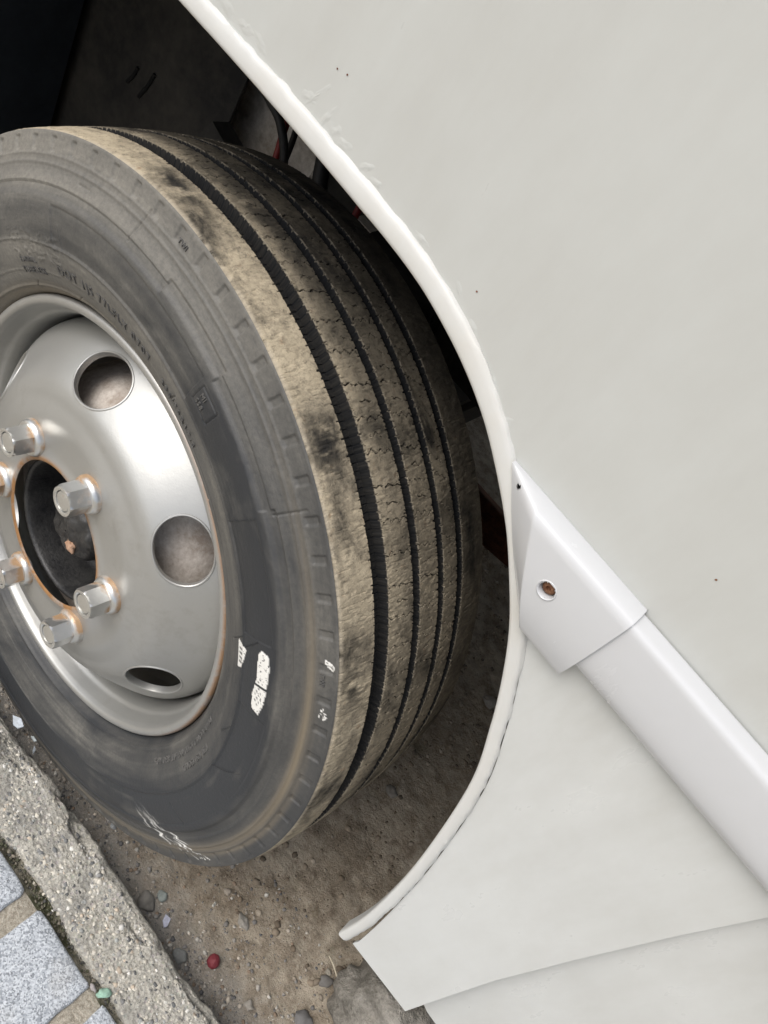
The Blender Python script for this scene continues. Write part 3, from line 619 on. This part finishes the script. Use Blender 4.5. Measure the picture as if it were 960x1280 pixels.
for k in range(6):
    q = Tfl[Fd]; q = np.where(q-q.min(1, keepdims=True) > 3, q-2*np.pi, q)
    rho = uv_hole(k, Rf[Fd].mean(1), q.mean(1), Af[Fd].mean(1))[2]; keep &= rho >= 1
gone = np.zeros(N*110, bool); gone[np.unique(Fd[~keep])] = True; stay = np.zeros(N*110, bool); stay[np.unique(Fd[keep])] = True; bd = gone & stay
for k in range(6):
    for it in range(3):
        u, v, rho = uv_hole(k, Rf, Tfl, Af); m = bd & (rho < 1.4); t0 = R_(47+60*k)
        un, vn = u[m]/rho[m]*HT, v[m]/rho[m]*HS; xr = VC[0]+vn*VT[0]
        Rf[m] = np.hypot(xr, un); Tfl[m] = t0+np.arctan2(un, xr); Af[m] = ain(Rf[m])
Vd = np.stack([np.cos(Tfl)*Rf, -Af, np.sin(Tfl)*Rf], 1); Fk = Fd[keep]; us = np.unique(Fk); rm = np.zeros(N*110, int); rm[us] = np.arange(len(us))
bm = bmesh.new(); vs = [bm.verts.new(v) for v in Vd[us]]
for f in rm[Fk]: bm.faces.new([vs[i] for i in f])
def add_prof(bm, P, n=360):
    V, F = revolve(P, n); vs = [bm.verts.new(v) for v in V]
    for f in F: bm.faces.new([vs[i] for i in f])
barrel = curve_pts([(.2365, .0830), (.2382, .0875), (.2378, .0912), (.2355, .0934), (.2318, .0936), (.2290, .0920), (.2274, .0885), (.2266, .0868), (.2258, .0840), (.2242, .0790), (.2222, .0735), (.2190, .0690), (.2168, .0600), (.2155, .0450), (.2150, .0200), (.2060, -.0100), (.198, -.04), (.197, -.08), (.215, -.09), (.232, -.096), (.236, -.092)], 150)
add_prof(bm, barrel)
dcv = np.array(disc)
for k in range(6):                              # rolled edges of the six vents
    ringv = []
    for i in range(96):
        ang = 2*math.pi*i/96; p = vent_pt(k, ang, 0); rr = math.hypot(p[0], p[2]); a = np.interp(rr, dcv[:, 0], dcv[:, 1])
        base = np.array([p[0], -a, p[2]]); t0 = R_(47+60*k); er = np.array([math.cos(t0), 0, math.sin(t0)])
        nv = er*VN[0]+np.array([0, -1., 0])*VN[1]; c0 = vent_pt(k, 0, 0)*.5+vent_pt(k, math.pi, 0)*.5; out = base-c0; out -= nv*out.dot(nv); out /= np.linalg.norm(out)
        ringv.append([bm.verts.new(base+out*o_+nv*h_) for o_, h_ in ((.0018, -.0004), (.0010, .0007), (.0, .0009), (-.0008, .0003), (-.0010, -.0010), (-.0008, -.0070))])
    for i in range(96):
        for j in range(5): bm.faces.new((ringv[i][j], ringv[(i+1) % 96][j], ringv[(i+1) % 96][j+1], ringv[i][j+1]))
wheel = bm_obj('wheel', bm, M_silver, bus, sharp=38); wheel_frame(wheel)
co = np.empty(len(wheel.data.vertices)*3, np.float32); wheel.data.vertices.foreach_get('co', co); co = co.reshape(-1, 3)
rr = np.hypot(co[:, 0], co[:, 2]); tw = np.degrees(np.arctan2(co[:, 2], co[:, 0]))
rust = sstep(.2335, .2372, rr)*(co[:, 1] < -.08)*(.04+.8*sstep(65, 25, abs(tw-28)))+1.0*sstep(.0865, .0815, rr)
set_attr(wheel, 'rust', np.clip(rust, 0, 1))
# nuts, washers, studs
def hexnut():
    bm = bmesh.new(); secs = [(.0162, 0, 0), (.0162, .018, 0), (.0160, .0195, 1), (.0146, .0215, 1), (.0125, .0218, 1), (.0108, .0210, 1), (.0104, .0150, 1)]
    rings = []
    for r, h, rnd in secs:
        ring_ = []
        for i in range(36):
            a = 2*math.pi*i/36; hexr = math.cos(math.pi/6)/math.cos((a % (math.pi/3))-math.pi/6)
            q = r*hexr if not rnd else min(r*hexr, r)*1.0 if r > .0155 else r
            ring_.append(bm.verts.new((q*math.cos(a), -h, q*math.sin(a))))
        rings.append(ring_)
    for a, b in zip(rings, rings[1:]):
        for i in range(36): bm.faces.new((a[i], a[(i+1) % 36], b[(i+1) % 36], b[i]))
    return bm
nut0 = bm_obj('wheel_nut', hexnut(), M_nut, wheel, sharp=24)
V, F = revolve([(.0196, -.001), (.0196, .0045), (.0188, .0062), (.0172, .0085), (.0164, .0088), (.0100, .0088)], 48); was0 = mesh_obj('washer', V, F, M_nut, wheel, sharp=40)
V, F = revolve([(.0103, 0), (.0103, .0190), (.0096, .0205), (.0060, .0209), (.0, .0210)], 32); stu0 = mesh_obj('wheel_stud', V, F, M_nut, wheel, sharp=40)
for o in (nut0, was0, stu0):
    c_ = np.empty(len(o.data.vertices)*3, np.float32); o.data.vertices.foreach_get('co', c_); set_attr(o, 'rust', np.clip(1-(-c_.reshape(-1, 3)[:, 1])/.012, 0, 1)+(.18*(-c_.reshape(-1, 3)[:, 1] < .0048) if o is was0 else 0))
set_rot = [12, 37, 5, 22, 48, 30]
for k in range(6):
    t0 = R_(18+60*k); p = (math.cos(t0)*.1015, -.1205, math.sin(t0)*.1015)
    for o, h in ((nut0, .0085), (was0, 0), (stu0, .0085)):
        q = o if k == 0 else o.copy()
        if k: COL.objects.link(q)
        q.location = (p[0], p[1]-h, p[2]); q.rotation_euler = (0, R_(set_rot[k]), 0)
# hub in the bore, brake drum behind the vents
V, F = revolve(curve_pts([(.0783, .112), (.0765, .113), (.0735, .110), (.0720, .095), (.0690, .070), (.060, .062), (.047, .060), (.0415, .066), (.0395, .080), (.036, .096), (.028, .104), (.015, .107), (.001, .108)], 60), 96)
hub = mesh_obj('hub', V, F, M_hub, wheel)
c_ = np.array(V); tt = np.arctan2(c_[:, 2], c_[:, 0]); r0 = np.hypot(c_[:, 0], c_[:, 2]); k_ = 1+.10*(fbm(tt*2+9, r0*60, 3)-.5)*(r0 < .045); c_[:, 0] *= k_; c_[:, 2] *= k_; c_[:, 1] += .010*(fbm(c_[:, 0]*60+5, c_[:, 2]*60, 3)-.5)*(r0 < .04)
hub.data.vertices.foreach_set('co', c_.astype(np.float32).ravel()); hub.data.update()
bm = bmesh.new(); bmesh.ops.create_icosphere(bm, subdivisions=3, radius=1)
for v in bm.verts:
    n = float(fbm(np.array(v.co.x*2+3), np.array(v.co.z*2+v.co.y*1.5), 3)); v.co = Vector((v.co.x*.0075, v.co.y*.005, v.co.z*.0085))*(.5+1.0*n)
gr = bm_obj('grease_clump', bm, M_grease, wheel, sharp=50); gr.location = (.013, -.106, -.012)
V, F = revolve(curve_pts([(.073, .092), (.090, .092), (.120, .088), (.138, .080), (.152, .066), (.160, .048), (.164, .020), (.170, -.06), (.180, -.08)], 50), 160)
mesh_obj('brake_drum', V, F, M_drum, wheel)

# ---------------- tyre tread: ribs, grooves and sipes as real relief
tf = np.radians(np.r_[np.arange(-150, -32, .7), np.arange(-32, 142, .092), np.arange(142, 210, .7)])
GR = [(.0540, .0165), (.0110, .0092), (-.0235, .0086), (-.0535, .0092)]
at_ = [.0985]
for c, wd in GR:
    pass
fine = np.arange(.0990, -.0960, -.00095); ed = []
for c, wd in GR:
    for sg_ in (-1, 1):
        e_ = c+sg_*wd/2; ed += [e_+sg_*.0009, e_+sg_*.0003, e_-sg_*.0000, e_-sg_*.0005, e_-sg_*.0009, e_-sg_*.0016]
fine = np.array([a for a in fine if min(abs(a-e) for e in ed) > .0005]); at_ = np.sort(np.r_[fine, ed])[::-1]
T, A = np.meshgrid(tf, at_, indexing='ij'); TD = np.degrees(T)
prof_r = .3888-.0064*((A-.002)/.097)**2-.0012*sstep(.0965, .099, A)
LP = 360/88.; SP = LP/4
depth = np.zeros_like(T); dust_shade = np.ones_like(T); edge = np.zeros_like(T)
tri = lambda x: 2*abs(x-np.floor(x+.5))*2-1
for gi, (c, wd) in enumerate(GR):
    ph = TD/SP+gi*.3; saw = ph-np.floor(ph)
    wl = wr = wd/2
    d = A-c; inside = np.where(d > 0, wl-d, wr+d)
    g = np.clip((inside+.0001)/.0010, 0, 1); depth = np.maximum(depth, g*.0105)
    dust_shade = np.minimum(dust_shade, 1-sstep(-.0004, -.00008, inside)*(.94+.05*vnoise(TD*6, A*900)))
    edge = np.maximum(edge, np.exp(-((inside+.0006)/.0006)**2)*(d < 0)*(inside < -.0002)*.6*sstep(.35, .6, fbm(TD*2.2, A*40+gi, 3)))
    cut_ = (abs(saw-.5)*SP*np.pi/180*.389 < .00040) & (inside > -.0006-.0014*vnoise(np.floor(ph), np.floor(ph)*0+gi)) & (inside < .006)
    depth = np.where(cut_, np.maximum(depth, np.minimum(depth+.0022, .0115)), depth); dust_shade = np.where(cut_, .0, dust_shade)
RIBS = [(.0455, .0158), (.0062, -.0190), (-.0280, -.0487)]
for ri, (a1, a0) in enumerate(RIBS):
    mid = (a1+a0)/2; half = (a1-a0)/2; u_ = (A-mid)/half; inr = abs(u_) < 1.06
    slope = (-.35, -.55, -1.0)[ri]
    zig = .23*tri(u_*1.6+.2)+.10*np.sin(u_*9+np.floor(TD/LP)*2.1)+slope*u_
    q = (TD+zig)/LP+.13*ri; f = abs(q-np.floor(q+.5))*LP*np.pi/180*.389
    s1 = inr & (f < .00050)
    q2 = q+.5; f2 = abs(q2-np.floor(q2+.5))*LP*np.pi/180*.389; s2 = inr & (f2 < .00042) & (abs(u_+.1) < .42)
    q3 = q*2+.5; f3 = abs(q3-np.floor(q3+.5))*LP/2*np.pi/180*.389; s3 = inr & (f3 < .00040) & (abs(u_) > .86)
    wm = fbm(TD*.7+ri*13, A*70+ri*5, 3); s = (s1 & (fbm(TD*3+ri*7, A*260, 3) > .36)) | (s2 & (wm > .50)) | (s3 & (wm < .52))
    depth = np.where(s, np.maximum(depth, .0024), depth); dust_shade = np.where(s, np.minimum(dust_shade, .03), dust_shade)
tear = sstep(.55, .72, fbm(TD*3.1, A*120, 4))
depth += np.where(depth < .001, .0006*(fbm(TD*2.4, A*180, 4)-.5)+.0005*tear, 0)
ash = np.zeros_like(T)
for gi, (c, wd) in enumerate(GR):
    for sg_ in (-1, 1):
        wv = .0006*(fbm(TD*.9+gi*9, TD*0+sg_*5, 3)-.5)+.0002*(fbm(TD*4.1+gi*9, TD*0+sg_*7, 2)-.5)+(.0004*((TD/SP+gi*.3) % 1-.5) if sg_ < 0 else 0)
        ash += wv*np.exp(-((A-(c+sg_*wd/2))/.0022)**2)
shy = sstep(.094, .0985, A); edge = np.maximum(edge, shy*.9*sstep(.25, .5, fbm(TD*1.1, A*0+3, 4)))
rad = prof_r-depth-.0016*shy*fbm(TD*2.6, A*0+8, 4)
patch = lambda t, a, wt, wa: np.exp(-(((TD-t)/wt)**2+((A-a)/wa)**2))
dust_shade *= 1-.85*np.clip(patch(63.5, .082, 4.5, .016)+patch(100, .078, 7, .010)+.9*patch(34, .083, 5, .014)+.8*patch(64, .030, 3, .02)+.7*patch(95, .03, 9, .012), 0, 1)*sstep(.30, .52, fbm(TD*.9, A*60, 4))
dust_shade *= 1-.55*sstep(.046, .020, A)*sstep(58, 85, TD)*(.5+fbm(TD*.25+7, A*30, 3))
dust_shade *= 1-.30*sstep(.046, .020, A)*(.6+.8*fbm(TD*.35, A*25+3, 3))-.30*sstep(-.030, -.075, A)  # shade towards the inner ribs, put into the colour by thinning the tan coat
dust_shade = np.where((A > .0622) & (dust_shade > .3), dust_shade*1.22, dust_shade)
V = np.stack([np.cos(T)*rad, -(A+ash), np.sin(T)*rad], -1).reshape(-1, 3)
tread = mesh_obj('tyre_tread', V, grid_faces(len(tf), len(at_), True), M_tread, wheel, sharp=38)
set_attr(tread, 'dust_shade', dust_shade); set_attr(tread, 'edge', edge)
set_uv(tread, np.stack([T*.389, A], -1).reshape(-1, 2))

# ---------------- tyre outer sidewall: notches, ring steps, mould lines, white marks
SW = curve_pts([(.3818, .0989), (.3806, .0998), (.3770, .1006), (.3650, .1034), (.3520, .1074), (.3430, .1118), (.3330, .1158), (.3200, .1182), (.3060, .1184), (.2900, .1163), (.2740, .1118), (.2600, .1062), (.2500, .1005), (.2430, .0940), (.2395, .0885), (.2375, .0830), (.2355, .0760)], 170)
sg = np.gradient(SW, axis=0); sg /= np.linalg.norm(sg, axis=1)[:, None]; sn = np.stack([-sg[:, 1], sg[:, 0]], 1); sn = np.where((sn[:, 1] < 0)[:, None], -sn, sn)
ts = np.radians(np.r_[np.arange(-150, -48, .7), np.arange(-48, 142, .15), np.arange(142, 210, .7)])
T, J = np.meshgrid(ts, np.arange(170), indexing='ij'); TD = np.degrees(T); RR = SW[J, 0]
h = np.zeros_like(T); paint = np.zeros_like(T)
NP = 360/76.; q = (TD-55.9)/NP; fn = abs(q-np.floor(q+.5))*NP*np.pi/180*.372
skew = fn; nt_ = (1-sstep(.0026, .0044, skew))*sstep(.3640, .3665, RR)*(1-sstep(.3765, .3785, RR)); h -= .0018*nt_
ring_r = np.where(TD > 91, .3405, np.where(TD > 76.3, .3445, np.where(TD > 58, .3405, .3440)))
h -= .0022*(1-sstep(-.0008, .0002, RR-ring_r))*sstep(-.012, -.006, RR-ring_r)*1.0
h += .0010*np.exp(-((RR-.3555)/.0012)**2)+.0008*np.exp(-((RR-.3625)/.0010)**2)
h -= .0011*sstep(.326, .3245, RR)*sstep(.290, .2915, RR)*((TD < 119) & (TD > 77.5) | (TD < 57) & (TD > 38) | (TD < 24))
h += .0009*np.exp(-((RR-.2895)/.0009)**2)+.0012*np.exp(-((RR-.2475)/.0010)**2)+.0005*np.exp(-((RR-.262)/.0006)**2)
def line(t0, r0, t1, r1, w_=.0007, dep=-.0016):
    global h
    x = T*RR; p = np.clip((RR-r0)/(r1-r0), -.01, 1.01); tt_ = np.radians(t0+(t1-t0)*p); m = (p > -.005) & (p < 1.005)
    h = h+dep*np.exp(-((T-tt_)*RR/w_)**2)*m
for l in [(100.7, .3367, 99.5, .3676), (57.2, .3404, 57.2, .3701), (81.0, .2595, 79.4, .2767), (34.6, .2706, 36.9, .288), (35.5, .2929, 37.7, .3097), (12.6, .2778, 16.6, .2881), (116, .246, 113.5, .252), (133, .246, 131, .252), (-18, .3, -16, .325), (61, .246, 60, .252)]: line(*l)
line(117.5, .270, 119, .300, .0006, .0012); line(116, .285, 117, .31, .0006, .0010); line(4, .29, 10, .318, .0006, .0011)
h -= .0018*np.exp(-((RR-.3485)/.0007)**2)*((TD < 114) & (TD > 111.3))
bx = (abs(RR-(.3035+.0001*(TD-74))) < .0006) | (abs(RR-.3218) < .0006); bx = bx & (TD > 72.1) & (TD < 76.5)
bx |= ((abs(TD-76.5)*np.pi/180*RR < .0007) | (abs(TD-72.1)*np.pi/180*RR < .0007)) & (RR > .3032) & (RR < .3222)
h -= .0013*bx
sw = .5+.5*np.sin(46*(fbm(TD*.16, RR*90, 3))); h += .0009*sw**6*((TD > 117.5) & (TD < 134))*sstep(.267, .272, RR)*(1-sstep(.295, .301, RR))
def inpoly(P):
    x, y = TD, RR; r = np.zeros(x.shape, bool); n = len(P)
    for i in range(n):
        (x1, y1), (x2, y2) = P[i], P[(i+1) % n]
        if y1 == y2: continue
        r ^= ((y1 > y) != (y2 > y)) & (x < (x2-x1)*(y-y1)/(y2-y1)+x1)
    return r
P1 = [(36.0, .2804), (35.3, .2907), (35.0, .2943), (32.4, .2903), (30.8, .2875), (30.1, .2805)]
P2_ = [(36.9, .3152), (36.4, .3225), (34.4, .3239), (31.2, .3224), (27.7, .321), (25.0, .3167), (25.5, .308), (28.2, .3065), (30.9, .3097), (35.9, .311)]
wobx = .0014*(fbm(TD*2.5, RR*300, 3)-.5)
for P in (P1, P2_): paint = np.maximum(paint, inpoly(P)*1.0)
h += .0009*inpoly(P2_)
lt = (np.sin(TD*5.2)*np.sin(RR*1400+TD) > .45) & inpoly([(t*1.0, r) for t, r in [(32, .311), (32, .319), (26.5, .318), (26.5, .310)]]); paint = np.where(lt, .2, paint)
lt = (np.sin(TD*7) > .35) & inpoly([(34.8, .283), (34.6, .289), (31.5, .288), (31.2, .283)]); paint = np.where(lt, .15, paint)
paint = np.where((abs(TD-30.4) < .22) & inpoly(P2_), 0, paint)
for P, thr in (([(38.4, .3695), (37.9, .378), (37.4, .3785), (36.8, .3765), (37.2, .371)], .35), ([(29.4, .3675), (31.3, .3700), (30.3, .3763), (29.2, .373)], .55)):
    paint = np.maximum(paint, inpoly(P)*(fbm(TD*6, RR*500, 3) > thr))
stq = inpoly([(-33.5, .298), (-29.0, .298), (-25.2, .328), (-21.0, .352), (-17.5, .3725), (-23.5, .3725), (-28.5, .349), (-31.5, .325)])
paint = np.maximum(paint, stq*sstep(.50, .60, fbm((TD*np.pi/180*.34-RR*1.05)*230, (TD*np.pi/180*.34+RR*.95)*40, 4))*sstep(.300, .352, RR))

haze = .55*sstep(60, 110, TD)*sstep(.33, .345, RR)+.45*sstep(40, 110, TD)*sstep(.295, .285, RR)+.35*sstep(50, 100, TD)
haze = np.clip(haze+.25*fbm(TD*.08, RR*30, 3)*sstep(-30, 40, TD)-.12*sstep(60, -10, TD)-.02+.06*sstep(.338, .346, RR)-(.62-.30*sstep(60, 110, TD))*sstep(.284, .294, RR)*(1-sstep(.322, .340, RR))*(.35+1.3*fbm(TD*.22+4, RR*60, 4)), -.9, 1)
tan = np.exp(-((RR-.358)/.0045)**2)*sstep(75, 20, TD)*.9+.7*sstep(.255, .246, RR)*sstep(60, 120, TD)+.6*np.exp(-((RR-.366)/.003)**2)*sstep(40, -10, TD)
P3 = np.stack([SW[J, 0]+sn[J, 0]*h, SW[J, 1]+sn[J, 1]*h], -1)
V = np.stack([np.cos(T)*P3[..., 0], -P3[..., 1], np.sin(T)*P3[..., 0]], -1).reshape(-1, 3)
side = mesh_obj('tyre_sidewall', V, grid_faces(len(ts), 170, True), M_side, wheel)
set_attr(side, 'paint', paint); set_attr(side, 'haze', haze); set_attr(side, 'tan', np.clip(tan, 0, 1))
arcS = np.r_[0, np.cumsum(np.linalg.norm(np.diff(SW, axis=0), axis=1))]; set_uv(side, np.stack([T*.34, arcS[J]], -1).reshape(-1, 2))
V, F = revolve([(.3805, -.0955), (.377, -.099), (.35, -.107), (.31, -.116), (.27, -.11), (.236, -.09)], 180)
inw = mesh_obj('tyre_inner_sidewall', V, F, M_side, wheel)
set_uv(inw, np.stack([np.arctan2(V[:, 2], V[:, 0])*.34, np.hypot(V[:, 0], V[:, 2])], -1))
# moulded lettering, bent round the sidewall (tops outwards, reading clockwise)
def lettering(txt, t0, r0, size, space=1.0, proud=.0006, width=1.0):
    cu = bpy.data.curves.new('lettering', 'FONT'); cu.body = txt; cu.size = size; cu.space_character = space; cu.extrude = .0006; cu.resolution_u = 3
    tmp = bpy.data.objects.new('tmp', cu); COL.objects.link(tmp); dg = bpy.context.evaluated_depsgraph_get(); dg.update()
    me = bpy.data.meshes.new_from_object(tmp.evaluated_get(dg)); bpy.data.objects.remove(tmp)
    c = np.empty(len(me.vertices)*3, np.float32); me.vertices.foreach_get('co', c); c = c.reshape(-1, 3)
    r = r0+c[:, 1]; t = R_(t0)-c[:, 0]*width/r0; rs = SW[::-1]
    a = np.interp(r, rs[:, 0], rs[:, 1])+proud+c[:, 2]
    me.vertices.foreach_set('co', np.stack([np.cos(t)*r, -a, np.sin(t)*r], -1).astype(np.float32).ravel()); me.update(); me.materials.clear(); me.materials.append(M_letter)
    me.name = 'lettering'; o = bpy.data.objects.new('lettering', me); COL.objects.link(o); o.parent = wheel; return o
lettering('DOT 1J5 77LFLY 0707', 119.5, .2645, .0125, 1.25)
lettering('TUBELESS', 134, .2590, .0085, 1.15); lettering('RADIAL', 133, .2690, .0070, 1.15)
lettering('235/75R17.5', 84, .2640, .0095, 1.3)
lettering('MAX LOAD 1900 KG AT 830 kPa', 10, .2560, .0085, 1.2); lettering('120 PSI COLD', 5, .2700, .0085, 1.25)
lettering('MI', 75.8, .3140, .0065, 1.1, .0003); lettering('S58', 75.9, .3058, .0065, 1.1, .0003)
lettering('TWI', 93.5, .3665, .0060, 1.1); lettering('TWI', 36.3, .3665, .0060, 1.1)
